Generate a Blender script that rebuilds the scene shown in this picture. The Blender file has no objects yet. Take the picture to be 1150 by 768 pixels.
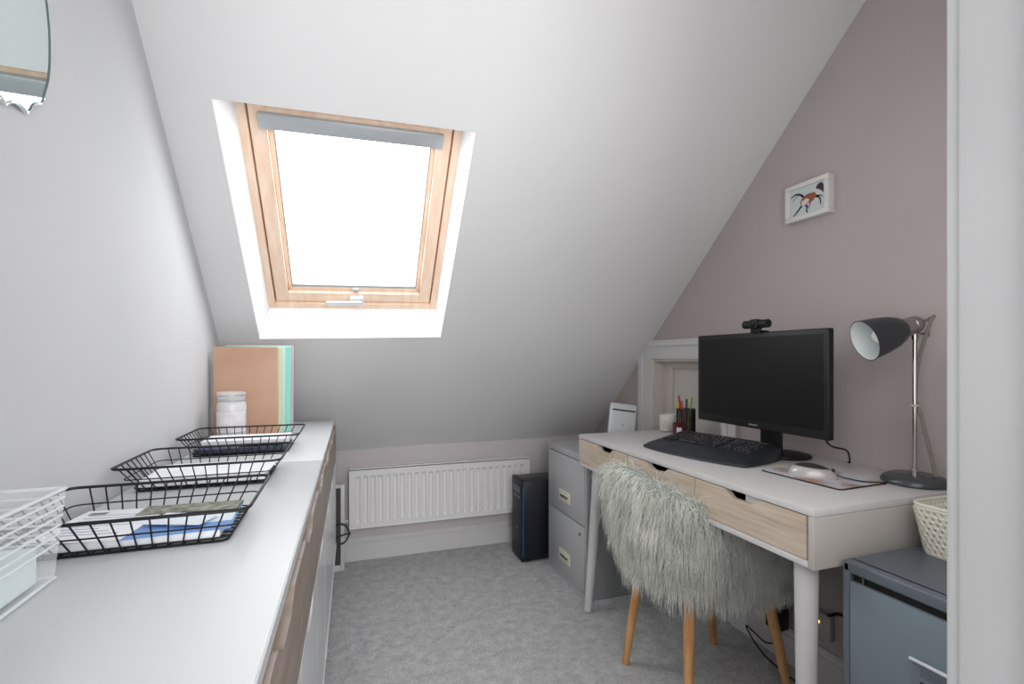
import bpy, bmesh, math, random
import numpy as np
from mathutils import Vector, Matrix
random.seed(7); rng = np.random.default_rng(7)
sc = bpy.context.scene
COL = sc.collection
PI = math.pi

# ------------------------------------------------------------------ materials
def lin(h):
    h = h.lstrip('#'); o = []
    for i in (0, 2, 4):
        c = int(h[i:i+2], 16)/255
        o.append(c/12.92 if c <= .04045 else ((c+.055)/1.055)**2.4)
    return (*o, 1.0)

def mat(name, col, rough=.5, metal=0., spec=.5, **kw):
    m = bpy.data.materials.new(name); m.use_nodes = True
    b = m.node_tree.nodes['Principled BSDF']
    b.inputs['Base Color'].default_value = lin(col) if isinstance(col, str) else (*col, 1)
    b.inputs['Roughness'].default_value = rough
    b.inputs['Metallic'].default_value = metal
    b.inputs['Specular IOR Level'].default_value = spec
    for k, v in kw.items():
        b.inputs[k.replace('_', ' ')].default_value = v
    return m

def noisy(m, c1, c2, scale=8, detail=4, bump=0., bscale=None, stretch=(1, 1, 1), lo=.35, hi=.65, bdist=.002, coords='Object'):
    nt = m.node_tree; b = nt.nodes['Principled BSDF']
    tc = nt.nodes.new('ShaderNodeTexCoord'); mp = nt.nodes.new('ShaderNodeMapping')
    mp.inputs['Scale'].default_value = stretch
    nt.links.new(tc.outputs[coords], mp.inputs['Vector'])
    n = nt.nodes.new('ShaderNodeTexNoise'); n.inputs['Scale'].default_value = scale; n.inputs['Detail'].default_value = detail
    nt.links.new(mp.outputs[0], n.inputs['Vector'])
    r = nt.nodes.new('ShaderNodeValToRGB')
    r.color_ramp.elements[0].position = lo; r.color_ramp.elements[1].position = hi
    r.color_ramp.elements[0].color = lin(c1); r.color_ramp.elements[1].color = lin(c2)
    nt.links.new(n.outputs['Fac'], r.inputs['Fac']); nt.links.new(r.outputs['Color'], b.inputs['Base Color'])
    if bump:
        n2 = nt.nodes.new('ShaderNodeTexNoise'); n2.inputs['Scale'].default_value = bscale or scale; n2.inputs['Detail'].default_value = 3
        nt.links.new(mp.outputs[0], n2.inputs['Vector'])
        bp = nt.nodes.new('ShaderNodeBump'); bp.inputs['Strength'].default_value = bump; bp.inputs['Distance'].default_value = bdist
        nt.links.new(n2.outputs['Fac'], bp.inputs['Height']); nt.links.new(bp.outputs[0], b.inputs['Normal'])
    return m

M = {}
M['wall_left'] = noisy(mat('wall_left_lit_tone', '#c8c9ca', .85), '#c6c7c8', '#cbcbcd', 2, 3, .15, 180, bdist=.001)  # same mauve walls; lighter tone puts the light on this side into the colour
M['wall_pink'] = noisy(mat('wall_mauve_paint', '#b3a9a7', .85), '#b1a6a4', '#b5acaa', 2, 3, .15, 180, bdist=.001)
M['wall_far'] = noisy(mat('wall_far_lit_tone', '#cac3c5', .85), '#c8c1c3', '#ccc6c8', 2, 3, .15, 180, bdist=.001)  # mauve again, lightened in colour for the light on the far wall
M['ceiling'] = noisy(mat('ceiling_paint', '#dadada', .9), '#d9d9d9', '#dddddd', 1.5, 3, .12, 150, bdist=.001)
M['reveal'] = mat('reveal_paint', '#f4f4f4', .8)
M['gloss_trim'] = mat('white_trim_gloss', '#d4d3d2', .35)
M['jamb'] = noisy(mat('door_lining_paint', '#d9d9d8', .45), '#d6d6d5', '#dbdbda', 5, 3, .1, 40, bdist=.001)
M['alcove'] = mat('alcove_paint', '#cfc6bf', .6)
M['alcove_door'] = mat('alcove_door_paint', '#d6d3cd', .55)
M['white_top'] = mat('white_laminate', '#bfc2c3', .45)
M['white_front'] = mat('white_gloss_front', '#d3d5d7', .2)
M['grey_edge'] = mat('grey_edge_band', '#b3b4b5', .4)
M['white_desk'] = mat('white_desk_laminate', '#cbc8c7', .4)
M['white_desk_shaded'] = mat('white_desk_shaded_panel', '#b9b3ae', .45)  # desk white darkened to carry the shade on the side and back panels
M['oak'] = noisy(mat('desk_oak', '#b5a08f', .5), '#b3a18f', '#cfc0ae', 9, 8, .15, 12, stretch=(3, .55, 9), lo=.3, hi=.7, bdist=.0006)
M['oak_dark'] = noisy(mat('sideboard_oak', '#8d7d72', .45), '#7e6f65', '#958578', 9, 8, .12, 12, stretch=(3, .5, 8), lo=.3, hi=.7, bdist=.0006)
M['beech'] = noisy(mat('beech_leg_wood', '#c08a54', .42), '#b98552', '#d3a06c', 8, 6, stretch=(6, 6, .8))
M['pine'] = noisy(mat('pine_window_wood', '#ecd0b5', .4), '#eccbb0', '#f4dcc6', 8, 6, stretch=(5, 1, 1))
M['gap_shade'] = mat('gap_shade', '#2c2622', .8)  # drawer boxes coloured dark so the scoop gaps read as shaded
M['handle_silver'] = mat('window_handle_metal', '#dfe2e6', .35, .25)
M['blind_rail'] = mat('blind_rail_grey', '#b4b9bd', .4, .3)
M['black_metal'] = mat('black_wire_metal', '#1c1d20', .45, .4)
M['paper'] = noisy(mat('paper_white', '#e4e5ea', .7), '#e0e1e7', '#e9eaee', 6, 2)
M['paper_grey'] = mat('paper_print_grey', '#aab0bb', .7)
M['paper_blue'] = mat('brochure_blue', '#6590cc', .4)
M['paper_navy'] = mat('navy_cover', '#2a3448', .5)
M['paper_light'] = mat('paper_panel_light', '#dfe6ee', .5)
M['tan'] = noisy(mat('tan_folder_card', '#bd8f72', .75), '#ba927a', '#c49f88', 5, 3)
M['cream_card'] = mat('cream_folder_card', '#ccd0b0', .7)
M['mint'] = mat('mint_folder_card', '#8fd3c4', .65)
M['aqua'] = mat('pale_aqua_card', '#bfe0e0', .65)
M['pinkcard'] = mat('pink_folder_card', '#c9b0b4', .7)
M['clear'] = mat('clear_plastic', '#ffffff', .08, 0, .5, Transmission_Weight=.0, IOR=1.2)
M['glass'] = mat('clear_glass', '#ffffff', .02, 0, .5, Transmission_Weight=1., IOR=1.45)
M['wax_grey'] = mat('pale_candle_wax', '#dcd8d8', .5)
M['wax_cream'] = mat('cream_candle_wax', '#e3dbc7', .5, Emission_Strength=0)
M['label_white'] = noisy(mat('candle_label_paper', '#e4e1e2', .6), '#d9d5d8', '#eae8e8', 30, 2)
M['gold'] = mat('rose_gold_print', '#c09a76', .4, .5)
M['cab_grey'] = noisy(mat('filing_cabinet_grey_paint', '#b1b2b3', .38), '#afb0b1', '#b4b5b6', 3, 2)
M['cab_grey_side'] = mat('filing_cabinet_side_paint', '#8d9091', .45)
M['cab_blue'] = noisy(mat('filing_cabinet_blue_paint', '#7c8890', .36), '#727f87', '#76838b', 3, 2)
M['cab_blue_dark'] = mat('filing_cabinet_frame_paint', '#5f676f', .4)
M['cream_plate'] = mat('cream_label_plate', '#d6d4c0', .5)
M['ink'] = mat('dark_ink', '#3c3c38', .7)
M['chrome'] = mat('chrome', '#c8c6c4', .16, 1.)
M['pewter'] = mat('brushed_socket_metal', '#a39f9d', .3, .9)
M['black_plastic'] = mat('black_plastic', '#131416', .42, 0, .35)
M['black_side'] = mat('black_case_panel', '#15171b', .35)
M['black_soft'] = mat('black_rubber', '#131315', .7)
M['screen'] = mat('dark_screen_glass', '#101112', .32, 0, .25)
M['kb_body'] = mat('keyboard_shell', '#24282e', .4, 0, .4)
M['kb_key'] = mat('keyboard_key_cap', '#2b2d32', .25)
M['led_blue'] = mat('blue_case_strip', '#27507f', .25, .2)
M['badge'] = mat('badge_grey', '#6f7479', .4)
M['mouse_silver'] = mat('mouse_silver_side', '#b7b3b2', .3, .2)
M['mouse_black'] = mat('mouse_black_shell', '#35332f', .3)
M['pad'] = noisy(mat('photo_mouse_pad_print', '#b5a8a8', .5), '#a08076', '#c6c6cd', 9, 3, lo=.42, hi=.56)
M['lamp_grey'] = mat('dark_grey_lamp_enamel', '#2f3134', .34)
M['lamp_base'] = mat('lamp_base_enamel', '#404447', .25)
M['lamp_in'] = mat('lamp_shade_white_inside', '#d8dedf', .4)
M['bulb'] = mat('frosted_bulb', '#eef0ea', .25)
M['cable_grey'] = mat('grey_brown_flex', '#7c756d', .6)
M['basket'] = mat('cream_basket_plastic', '#d8d4c8', .45)
M['router'] = mat('white_router_plastic', '#d3d6d9', .3)
M['fur'] = noisy(mat('grey_green_fleece', '#ccd3cc', .75, Sheen_Weight=.4), '#c9ccc2', '#e8e9df', 14, 3)
M['hide'] = mat('fleece_underside', '#8f9791', .9)
M['chair_shell'] = mat('grey_chair_shell', '#9ca19e', .5)
M['red_glass'] = mat('dark_red_candle_glass', '#5a1c20', .15)
M['frame_white'] = mat('white_picture_frame', '#d9d7d3', .35)
M['print'] = mat('pale_print_paper', '#c6cdcf', .6)
M['horse_brown'] = mat('horse_chestnut', '#94553e', .6)
M['horse_cream'] = mat('horse_cream', '#d9cdc6', .6)
M['horse_dark'] = mat('horse_dark', '#2c2e3a', .6)
M['horse_pink'] = mat('horse_pink', '#b98f8c', .6)
M['horse_green'] = mat('horse_olive', '#6a6a3c', .6)
M['radiator'] = mat('white_radiator_enamel', '#e6e5e4', .3)
M['cord_white'] = mat('white_cord', '#b9b2ad', .5)
M['socket'] = mat('socket_plastic', '#a9a6a4', .4)
M['mirror'] = mat('mirror_silver', '#dfe9e8', .02, 1.)
M['mirror_edge'] = mat('mirror_bevel_edge', '#c4cccb', .25, .1)
for nm, c in dict(pen_red='#b23a2c', pen_green='#a9b83a', pen_blue='#3c4468', pen_yellow='#c9bd4a', pen_orange='#c26a3a', pen_black='#26262a').items():
    M[nm] = mat(nm, c, .4)
M['neon'] = mat('orange_neon', '#ff8a3a', .3, Emission_Color=(1, .35, .08, 1), Emission_Strength=6.)
# carpet
m = M['carpet'] = mat('grey_carpet_pile', '#8d8d8f', .95, 0, .1, Sheen_Weight=.15)
nt = m.node_tree; b = nt.nodes['Principled BSDF']
tc = nt.nodes.new('ShaderNodeTexCoord')
def nz(scale, detail, rough=.5):
    n = nt.nodes.new('ShaderNodeTexNoise'); n.inputs['Scale'].default_value = scale; n.inputs['Detail'].default_value = detail; n.inputs['Roughness'].default_value = rough
    nt.links.new(tc.outputs['Object'], n.inputs['Vector']); return n
n1 = nz(22, 6, .75); n2 = nz(130, 4, .75); n3 = nz(260, 3, .7)
mx = nt.nodes.new('ShaderNodeMix'); mx.data_type = 'FLOAT'; mx.inputs['Factor'].default_value = .5
nt.links.new(n1.outputs['Fac'], mx.inputs['A']); nt.links.new(n2.outputs['Fac'], mx.inputs['B'])
r = nt.nodes.new('ShaderNodeValToRGB'); r.color_ramp.elements[0].position = .37; r.color_ramp.elements[1].position = .63
r.color_ramp.elements[0].color = lin('#969697'); r.color_ramp.elements[1].color = lin('#d6d6d6')
nt.links.new(mx.outputs['Result'], r.inputs['Fac']); nt.links.new(r.outputs['Color'], b.inputs['Base Color'])
bp = nt.nodes.new('ShaderNodeBump'); bp.inputs['Strength'].default_value = .8; bp.inputs['Distance'].default_value = .008
nt.links.new(n2.outputs['Fac'], bp.inputs['Height'])
nt.links.new(bp.outputs[0], b.inputs['Normal'])
# blind cloth: its own emission stands in for daylight behind it
m = M['blind'] = mat('emissive_blind_cloth', '#f6f8fb', .8, Emission_Color=(.93, .965, 1, 1), Emission_Strength=6.6)
# clear plastic box: thin sheet look
m = M['clear']; nt = m.node_tree; b = nt.nodes['Principled BSDF']
b.inputs['Roughness'].default_value = .1; b.inputs['Base Color'].default_value = (.9, .93, .95, 1); b.inputs['Alpha'].default_value = .2
m = M['clear_rib'] = mat('clear_plastic_rib', '#eef2f5', .15, 0, .8, Alpha=.6)
m = M['jar_glass'] = mat('jar_glass_thin', '#f2f4f6', .06, 0, .8, Alpha=.35)

# ------------------------------------------------------------------ mesh builder
class MB:
    def __init__(s): s.v = []; s.f = []; s.mi = []
    def add(s, vs, fs, mi=0):
        o = len(s.v); s.v += [tuple(p) for p in vs]
        s.f += [tuple(i+o for i in f) for f in fs]; s.mi += [mi]*len(fs); return s
    def box(s, lo, hi, bev=0., seg=2, mi=0, T=None):
        bm = bmesh.new(); bmesh.ops.create_cube(bm, size=1)
        for v in bm.verts:
            v.co = Vector([lo[i]+(v.co[i]+.5)*(hi[i]-lo[i]) for i in range(3)])
        if bev > 0: bmesh.ops.bevel(bm, geom=bm.edges[:]+bm.verts[:], offset=bev, segments=seg, affect='EDGES', profile=.5)
        if T is not None: bm.transform(T)
        bm.verts.index_update()
        s.add([v.co[:] for v in bm.verts], [[v.index for v in f.verts] for f in bm.faces], mi); bm.free(); return s
    def prism(s, poly, fn, d0, d1, mi=0):
        """poly: 2D outline (ccw or cw), fn(p, q, depth)->3D"""
        n = len(poly)
        vs = [fn(p, q, d0) for p, q in poly]+[fn(p, q, d1) for p, q in poly]
        fs = [tuple(range(n)), tuple(range(2*n-1, n-1, -1))]+[(i, n+i, n+(i+1) % n, (i+1) % n) for i in range(n)]
        return s.add(vs, fs, mi)
    def tube(s, pts, r, n=8, closed=False, mi=0, cap=True):
        pts = [Vector(p) for p in pts]; k = len(pts)
        rs = r if isinstance(r, (list, tuple)) else [r]*k
        base = len(s.v); vs = []; nrm = None
        for i, p in enumerate(pts):
            if closed: d = pts[(i+1) % k]-pts[i-1]
            else: d = pts[min(i+1, k-1)]-pts[max(i-1, 0)]
            d.normalize()
            if nrm is None:
                nrm = d.orthogonal().normalized()
            else:
                nrm = (nrm-d*nrm.dot(d)); nrm = nrm.normalized() if nrm.length > 1e-6 else d.orthogonal().normalized()
            bn = d.cross(nrm)
            for j in range(n):
                a = 2*PI*j/n; vs.append(p+(nrm*math.cos(a)+bn*math.sin(a))*rs[i])
        fs = []
        for i in range(k if closed else k-1):
            for j in range(n):
                a = i*n+j; b_ = i*n+(j+1) % n; i2 = (i+1) % k
                fs.append((a, b_, i2*n+(j+1) % n, i2*n+j))
        if not closed and cap: fs += [tuple(range(n-1, -1, -1)), tuple((k-1)*n+j for j in range(n))]
        return s.add(vs, fs, mi)
    def lathe(s, prof, n=32, c=(0, 0, 0), axis=None, mi=0, cap=False, sy=1.):
        """prof: (r, h) along axis"""
        if axis is None: R = Matrix.Identity(3)
        else: R = Vector((0, 0, 1)).rotation_difference(Vector(axis).normalized()).to_matrix()
        c = Vector(c); vs = []
        for r_, h in prof:
            for j in range(n):
                a = 2*PI*j/n; vs.append(c+R @ Vector((r_*math.cos(a), r_*sy*math.sin(a), h)))
        fs = []
        for i in range(len(prof)-1):
            for j in range(n):
                fs.append((i*n+j, i*n+(j+1) % n, (i+1)*n+(j+1) % n, (i+1)*n+j))
        if cap: fs += [tuple(range(n-1, -1, -1)), tuple((len(prof)-1)*n+j for j in range(n))]
        return s.add(vs, fs, mi)
    def quad(s, a, b_, c, d, mi=0): return s.add([a, b_, c, d], [(0, 1, 2, 3)], mi)
    def build(s, name, m, parent=None, smooth=40, local=False, fix=True):
        me = bpy.data.meshes.new(name)
        root = parent
        vs = s.v
        if parent is not None and not local:
            rt = parent
            while rt.parent: rt = rt.parent
            W = (Matrix.Translation(rt.location) @ rt.rotation_euler.to_matrix().to_4x4()).inverted()
            vs = [W @ Vector(p) for p in vs]
        me.from_pydata([tuple(p) for p in vs], [], s.f)
        ms = m if isinstance(m, (list, tuple)) else [m]
        for x in ms: me.materials.append(M[x] if isinstance(x, str) else x)
        me.polygons.foreach_set('material_index', s.mi)
        if fix:
            bm = bmesh.new(); bm.from_mesh(me); bmesh.ops.recalc_face_normals(bm, faces=bm.faces[:]); bm.to_mesh(me); bm.free()
        if smooth:
            me.polygons.foreach_set('use_smooth', [True]*len(me.polygons))
            me.set_sharp_from_angle(angle=math.radians(smooth))
        me.update()
        o = bpy.data.objects.new(name, me); COL.objects.link(o)
        if parent is not None: o.parent = parent
        return o

def tag(o, label=None, cat=None, group=None, kind=None):
    if label: o['label'] = label
    if cat: o['category'] = cat
    if group: o['group'] = group
    if kind: o['kind'] = kind
    return o
def thing(name, label, cat, loc=(0, 0, 0), rz=0., group=None):
    o = bpy.data.objects.new(name, None); o.empty_display_size = .05; COL.objects.link(o)
    o.location = loc; o.rotation_euler = (0, 0, rz)
    return tag(o, label, cat, group)
def struct(name, mb, m, smooth=30): return tag(mb.build(name, m, None, smooth), kind='structure')
def copy_thing(o, parent=None):
    c = o.copy(); COL.objects.link(c)
    if parent is not None: c.parent = parent
    for ch in list(o.children): copy_thing(ch, c)
    return c
def lerp(a, b_, t): return a+(b_-a)*t
def arc(cx, cy, r, a0, a1, n): return [(cx+r*math.cos(math.radians(lerp(a0, a1, i/n))), cy+r*math.sin(math.radians(lerp(a0, a1, i/n)))) for i in range(n+1)]
def rrect(x0, x1, y0, y1, r, n=5):
    return arc(x1-r, y1-r, r, 0, 90, n)+arc(x0+r, y1-r, r, 90, 180, n)+arc(x0+r, y0+r, r, 180, 270, n)+arc(x1-r, y0+r, r, 270, 360, n)
def spline(pts, n=8):
    P = [Vector(p) for p in pts]; P = [P[0]*2-P[1]]+P+[P[-1]*2-P[-2]]; out = []
    for i in range(1, len(P)-2):
        for k in range(n):
            t = k/n; a, b_, c, d = P[i-1:i+3]
            out.append(.5*((2*b_)+(-a+c)*t+(2*a-5*b_+4*c-d)*t*t+(-a+3*b_-3*c+d)*t**3))
    out.append(P[-2]); return out

# ------------------------------------------------------------------ room
XL, XR, YF, YN, ZC = -.465, 1.535, 2.82, .30, 2.40
K, KX, Z0 = .912, .025, .60
def zs(x, y): return Z0+K*(YF-y)+KX*x          # sloping ceiling
def yslope(x, z): return YF-(z-Z0-KX*x)/K
nS = Vector((-KX, K, 1)).normalized(); aS = Vector((1, 0, KX)).normalized(); bS = nS.cross(aS)
P0 = Vector((0, YF, Z0))
def S(a, b_, d=0.): return P0+aS*a+bS*b_+nS*d

struct('floor', MB().box((XL-.1, -1.6, -.05), (XR+.1, YF+.1, 0)), 'carpet')
struct('wall_left', MB().box((XL-.1, -1.6, 0), (XL, YF+.1, ZC)), 'wall_left')
struct('wall_far', MB().box((XL, YF, 0), (XR, YF+.1, Z0+.01)), 'wall_far')
# right wall with a cupboard opening
AY0, AY1, AZ = 1.69, 2.20, 1.10
w = MB()
w.box((XR, -1.6, 0), (XR+.12, AY0, ZC)).box((XR, AY1, 0), (XR+.12, YF+.1, ZC)).box((XR, AY0, AZ), (XR+.12, AY1, ZC))
struct('wall_right', w, 'wall_pink')
w = MB(); w.box((XL, YN-.14, 0), (-.25, YN, ZC)).box((.565, YN-.14, 0), (XR, YN, ZC)).box((-.25, YN-.14, 2.06), (.565, YN, ZC))
struct('wall_near', w, 'wall_left')
# the doorway we look through
l = MB(); l.box((.55, YN-.155, 0), (.57, YN+.004, 2.05), .003).box((.538, YN-.10, 0), (.552, YN-.06, 2.05), .003)
l.box((-.262, YN-.155, 0), (-.242, YN+.004, 2.05), .003)
l.box((.553, YN, 0), (.62, YN+.016, 2.1), .004).box((-.31, YN, 0), (-.248, YN+.016, 2.1), .004).box((-.31, YN, 2.05), (.62, YN+.016, 2.11), .004)
struct('trim_1', l, 'jamb')
# flat and sloping ceiling
a0, a1, b0, b1 = -.306, .421, -1.786, -.872
ytop = yslope(0, ZC)
bt = -(math.hypot(YF-ytop, ZC-Z0))-.02
c = MB(); c.box((XL-.05, -1.6, ZC), (XR+.05, ytop+.05, ZC+.1))
A0, A1, B0, B1 = XL-.06, XR+.06, bt, .06
c.quad(S(A0, B0), S(A1, B0), S(A1, b0), S(A0, b0)).quad(S(A0, b1), S(A1, b1), S(A1, B1), S(A0, B1))
c.quad(S(A0, b0), S(a0, b0), S(a0, b1), S(A0, b1)).quad(S(a1, b0), S(A1, b0), S(A1, b1), S(a1, b1))
o = c.build('ceiling', 'ceiling', None, 0, fix=False); tag(o, kind='structure')
RD = .12; fa0, fa1, fb0, fb1 = -.272, .405, -1.80, -.932
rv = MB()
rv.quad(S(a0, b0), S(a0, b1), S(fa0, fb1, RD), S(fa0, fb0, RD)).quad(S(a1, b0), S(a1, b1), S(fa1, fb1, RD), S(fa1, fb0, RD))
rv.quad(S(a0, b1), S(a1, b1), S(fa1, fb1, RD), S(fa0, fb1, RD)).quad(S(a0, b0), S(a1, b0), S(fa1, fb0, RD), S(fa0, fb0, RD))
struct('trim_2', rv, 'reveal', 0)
# skylight window
def sbox(mb, a, b_, d, bev=.002, mi=0):
    T = Matrix.Identity(4)
    for i, ax in enumerate((aS, bS, nS)):
        for j in range(3): T[j][i] = ax[j]
    T.translation = P0
    return mb.box((a[0], b_[0], d[0]), (a[1], b_[1], d[1]), bev, 2, mi, T)
win = tag(thing('window_1', None, None, S(0, -1.4, RD)), kind='structure')
fr = MB(); t_ = .024
sbox(fr, (fa0-.03, fa0+t_), (fb0-.05, fb1+.03), (RD-.002, RD+.10)); sbox(fr, (fa1-t_, fa1+.03), (fb0-.05, fb1+.03), (RD-.002, RD+.10))
sbox(fr, (fa0+t_, fa1-t_), (fb1-.026, fb1+.03), (RD-.002, RD+.10)); sbox(fr, (fa0+t_, fa1-t_), (fb0-.05, fb0+.01), (RD-.002, RD+.10))
fr.build('window_frame', 'pine', win)
g = MB(); sbox(g, (fa0+t_, fa1-t_), (fb0, fb1-.026), (RD+.05, RD+.06), 0); 
sa0, sa1, sb0, sb1 = fa0+t_+.005, fa1-t_-.005, fb0+.02, fb1-.031
sw = .047
sh = MB()
for (a, b_) in (((sa0, sa0+sw), (sb0, sb1)), ((sa1-sw, sa1), (sb0, sb1)), ((sa0+sw, sa1-sw), (sb1-.046, sb1)), ((sa0+sw, sa1-sw), (sb0, sb0+.05))):
    sbox(sh, a, b_, (RD+.006, RD+.07))
sbox(sh, (sa0+sw, sa1-sw), (sb0+.05, -1.698), (RD+.006, RD+.05))
sash = sh.build('window_sash', 'pine', win)
bd = MB(); i0, i1, j0, j1 = sa0+sw, sa1-sw, sb0+.05, sb1-.046
for (a, b_) in (((i0, i0+.014), (j0, j1)), ((i1-.014, i1), (j0, j1)), ((i0, i1), (j1-.02, j1)), ((i0, i1), (j0, j0+.014))):
    sbox(bd, a, b_, (RD+.022, RD+.06), .004)
bd.build('glazing_bead', 'pine', sash)
sd = MB()
sbox(sd, (i0+.014, i0+.019), (j0, j1-.02), (RD+.026, RD+.045), .0); sbox(sd, (i1-.019, i1-.014), (j0, j1-.02), (RD+.026, RD+.045), .0)
sd.build('blind_side_channel', mat('blind_channel', '#b8a798', .5), sash)
gp = MB(); sbox(gp, (i0-.002, i1+.002), (j0, j1), (RD+.066, RD+.07), 0); gp.build('window_pane', 'glass', win)
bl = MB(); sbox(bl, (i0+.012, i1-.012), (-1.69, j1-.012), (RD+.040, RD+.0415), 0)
# the blind is a thing hung in the window
blind = thing('roller_blind', 'white roller blind, daylight put in as glow, drawn down inside the pine skylight', 'blind', S(.07, -1.72, RD+.02))
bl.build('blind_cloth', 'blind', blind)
q = MB(); sbox(q, (i0-.022, i1+.02), (-1.717, -1.668), (RD-.012, RD+.03), .006); q.build('cassette', 'blind_rail', blind)
q = MB(); sbox(q, (i0+.014, i1-.014), (j1-.030, j1-.017), (RD+.022, RD+.040), .002); q.build('bottom_rail', 'blind_rail', blind)
q = MB(); sbox(q, (.052, .075), (j1-.02, j1-.002), (RD+.008, RD+.03), .003); q.build('pull_tab', 'blind_rail', blind)
hb = MB(); sbox(hb, (.040, .095), (sb1-.036, sb1-.006), (RD-.014, RD+.008), .005); hh = hb.build('window_handle', 'handle_silver', win)
hb = MB(); sbox(hb, (-.055, .088), (sb1-.024, sb1-.003), (RD-.026, RD-.0135), .006); hb.build('lever', 'handle_silver', hh)

# skirting boards
def skirt(mb, p, q, nrm):
    prof = [(0, 0), (.018, 0), (.018, .095), (.012, .10), (.012, .112), (.006, .122), (0, .122)]
    p = Vector(p); q = Vector(q); nrm = Vector(nrm); n = len(prof)
    vs = [p+nrm*d+Vector((0, 0, z)) for d, z in prof]+[q+nrm*d+Vector((0, 0, z)) for d, z in prof]
    mb.add(vs, [tuple(range(n)), tuple(range(2*n-1, n-1, -1))]+[(i, n+i, n+(i+1) % n, (i+1) % n) for i in range(n)])
s = MB(); skirt(s, (XL, YF, 0), (XR, YF, 0), (0, -1, 0)); struct('baseboard_far', s, 'gloss_trim')
s = MB(); skirt(s, (XR, YN, 0), (XR, AY0-.08, 0), (-1, 0, 0)); skirt(s, (XR, AY1+.11, 0), (XR, YF-.02, 0), (-1, 0, 0)); struct('baseboard_right', s, 'gloss_trim')
s = MB(); skirt(s, (XL, YN, 0), (XL, YF-.02, 0), (1, 0, 0)); struct('baseboard_left', s, 'gloss_trim')

# low cupboard in the right wall: architrave, jambs, recessed door
def clip_slope(poly):                                   # poly of (y, z) clipped below the slope
    f = lambda p: zs(XR, p[0])-.002-p[1]
    out = []
    for i in range(len(poly)):
        p, q = poly[i], poly[(i+1) % len(poly)]; a, b_ = f(p), f(q)
        if a >= 0: out.append(p)
        if a*b_ < 0: t = a/(a-b_); out.append((lerp(p[0], q[0], t), lerp(p[1], q[1], t)))
    return out
ar = MB(); AO = .112
for dx, ins in ((.012, 0), (.018, .02), (.024, .06), (.014, .085)):
    e = .022 if dx == .014 else (AO-ins if dx != .024 else .03)
    lo = AY0-.08+ins*.7; hi = AY1+AO-ins; top = AZ+.095-ins*.85
    if dx in (.012,):
        bands = [(.0, AO, dx)]
for (o0, o1, dx) in ((.002, AO-.002, .012), (.0, .035, .02), (.07, AO, .017)):
    # o measured from outer edge inwards
    yl0, yl1 = AY1+AO-o1, AY1+AO-o0
    zt0, zt1 = AZ+AO*.85-o1*.85, AZ+AO*.85-o0*.85
    yr0, yr1 = AY0-AO*.75+o0*.75, AY0-AO*.75+o1*.75
    fn = lambda p, q_, d: (XR-d, p, q_)
    for poly in ([(yl0, 0), (yl1, 0), (yl1, zt1), (yl0, zt0)], [(yl0, zt0), (yl1, zt1), (yr0, zt1), (yr1, zt0)], [(yr0, 0), (yr1, 0), (yr1, zt0), (yr0, zt1)]):
        pl = clip_slope(poly)
        if len(pl) > 2: ar.prism(pl, fn, 0.0, dx)
struct('trim_3', ar, 'gloss_trim')
dr = MB(); XD = XR+.07
dr.box((XR-.004, AY1-.012, 0), (XD-.013, AY1-.0005, AZ-.0005)).box((XR-.004, AY0+.0005, 0), (XD-.013, AY0+.012, AZ-.0005)).box((XR-.004, AY0+.012, AZ-.012), (XD-.013, AY1-.012, AZ-.0005))
struct('trim_4', dr, 'alcove')
door = tag(thing('door_1', None, None, (XD, 1.95, 0)), kind='structure')
d = MB(); d.box((XD+.006, AY0, 0), (XD+.03, AY1, AZ)); d.build('door_panel', 'alcove_door', door)
d = MB()
for lo, hi in (((AY0, 0), (AY0+.07, AZ)), ((AY1-.075, 0), (AY1, AZ)), ((AY0+.07, AZ-.05), (AY1-.075, AZ)), ((AY0+.07, .0), (AY1-.075, .09))):
    d.box((XD-.012, lo[0], lo[1]), (XD+.008, hi[0], hi[1]), .004)
d.build('door_frame', 'alcove', door)

# ------------------------------------------------------------------ radiator
ra = thing('radiator', 'low white ribbed panel radiator on the wall under the sloping ceiling', 'radiator', (.53, 2.75, .19))
x0, x1, z0, z1 = .022, 1.045, .195, .505
p = MB(); n = 25; prof = []; W = (x1-x0-.05)/n
prof.append((x0+.004, 2.735)); prof.append((x0+.025, 2.735))
for i in range(n):
    u = x0+.025+i*W
    prof += [(u+W*.18, 2.735), (u+W*.30, 2.7445), (u+W*.70, 2.7445), (u+W*.82, 2.735)]
prof += [(x1-.025, 2.735), (x1-.004, 2.735)]
zl = [z0+.004, z0+.03, z0+.045, z1-.045, z1-.03, z1-.004]
vs = []; 
for j, z in enumerate(zl):
    for (x, y) in prof: vs.append((x, 2.735 if j in (0, 1, 4, 5) else y, z))
k = len(prof); p.add(vs, [(j*k+i, j*k+i+1, (j+1)*k+i+1, (j+1)*k+i) for j in range(5) for i in range(k-1)])
p.box((x0, 2.746, z0), (x1, 2.752, z1)); p.box((x0, 2.733, z1-.006), (x1, 2.752, z1), .002).box((x0, 2.733, z0), (x1, 2.752, z0+.006), .002)
p.box((x0, 2.733, z0), (x0+.005, 2.752, z1), .002).box((x1-.005, 2.733, z0), (x1, 2.752, z1), .002)
p.build('front_panel', 'radiator', ra, 25)
p = MB(); p.box((x0+.01, 2.80, z0), (x1-.01, 2.806, z1-.01)); p.box((x0, 2.75, z0), (x0+.004, 2.806, z1)).box((x1-.004, 2.75, z0), (x1, 2.806, z1)); p.build('rear_panel', 'radiator', ra)
p = MB(); p.box((x0, 2.752, z1+.004), (x1, 2.756, z1+.01)).box((x0, 2.80, z1+.004), (x1, 2.806, z1+.01))
for i in range(86):
    x = x0+.008+i*(x1-x0-.016)/85; p.box((x-.0022, 2.754, z1+.004), (x+.0022, 2.802, z1+.009))
p.build('top_grille', 'radiator', ra)
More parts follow.
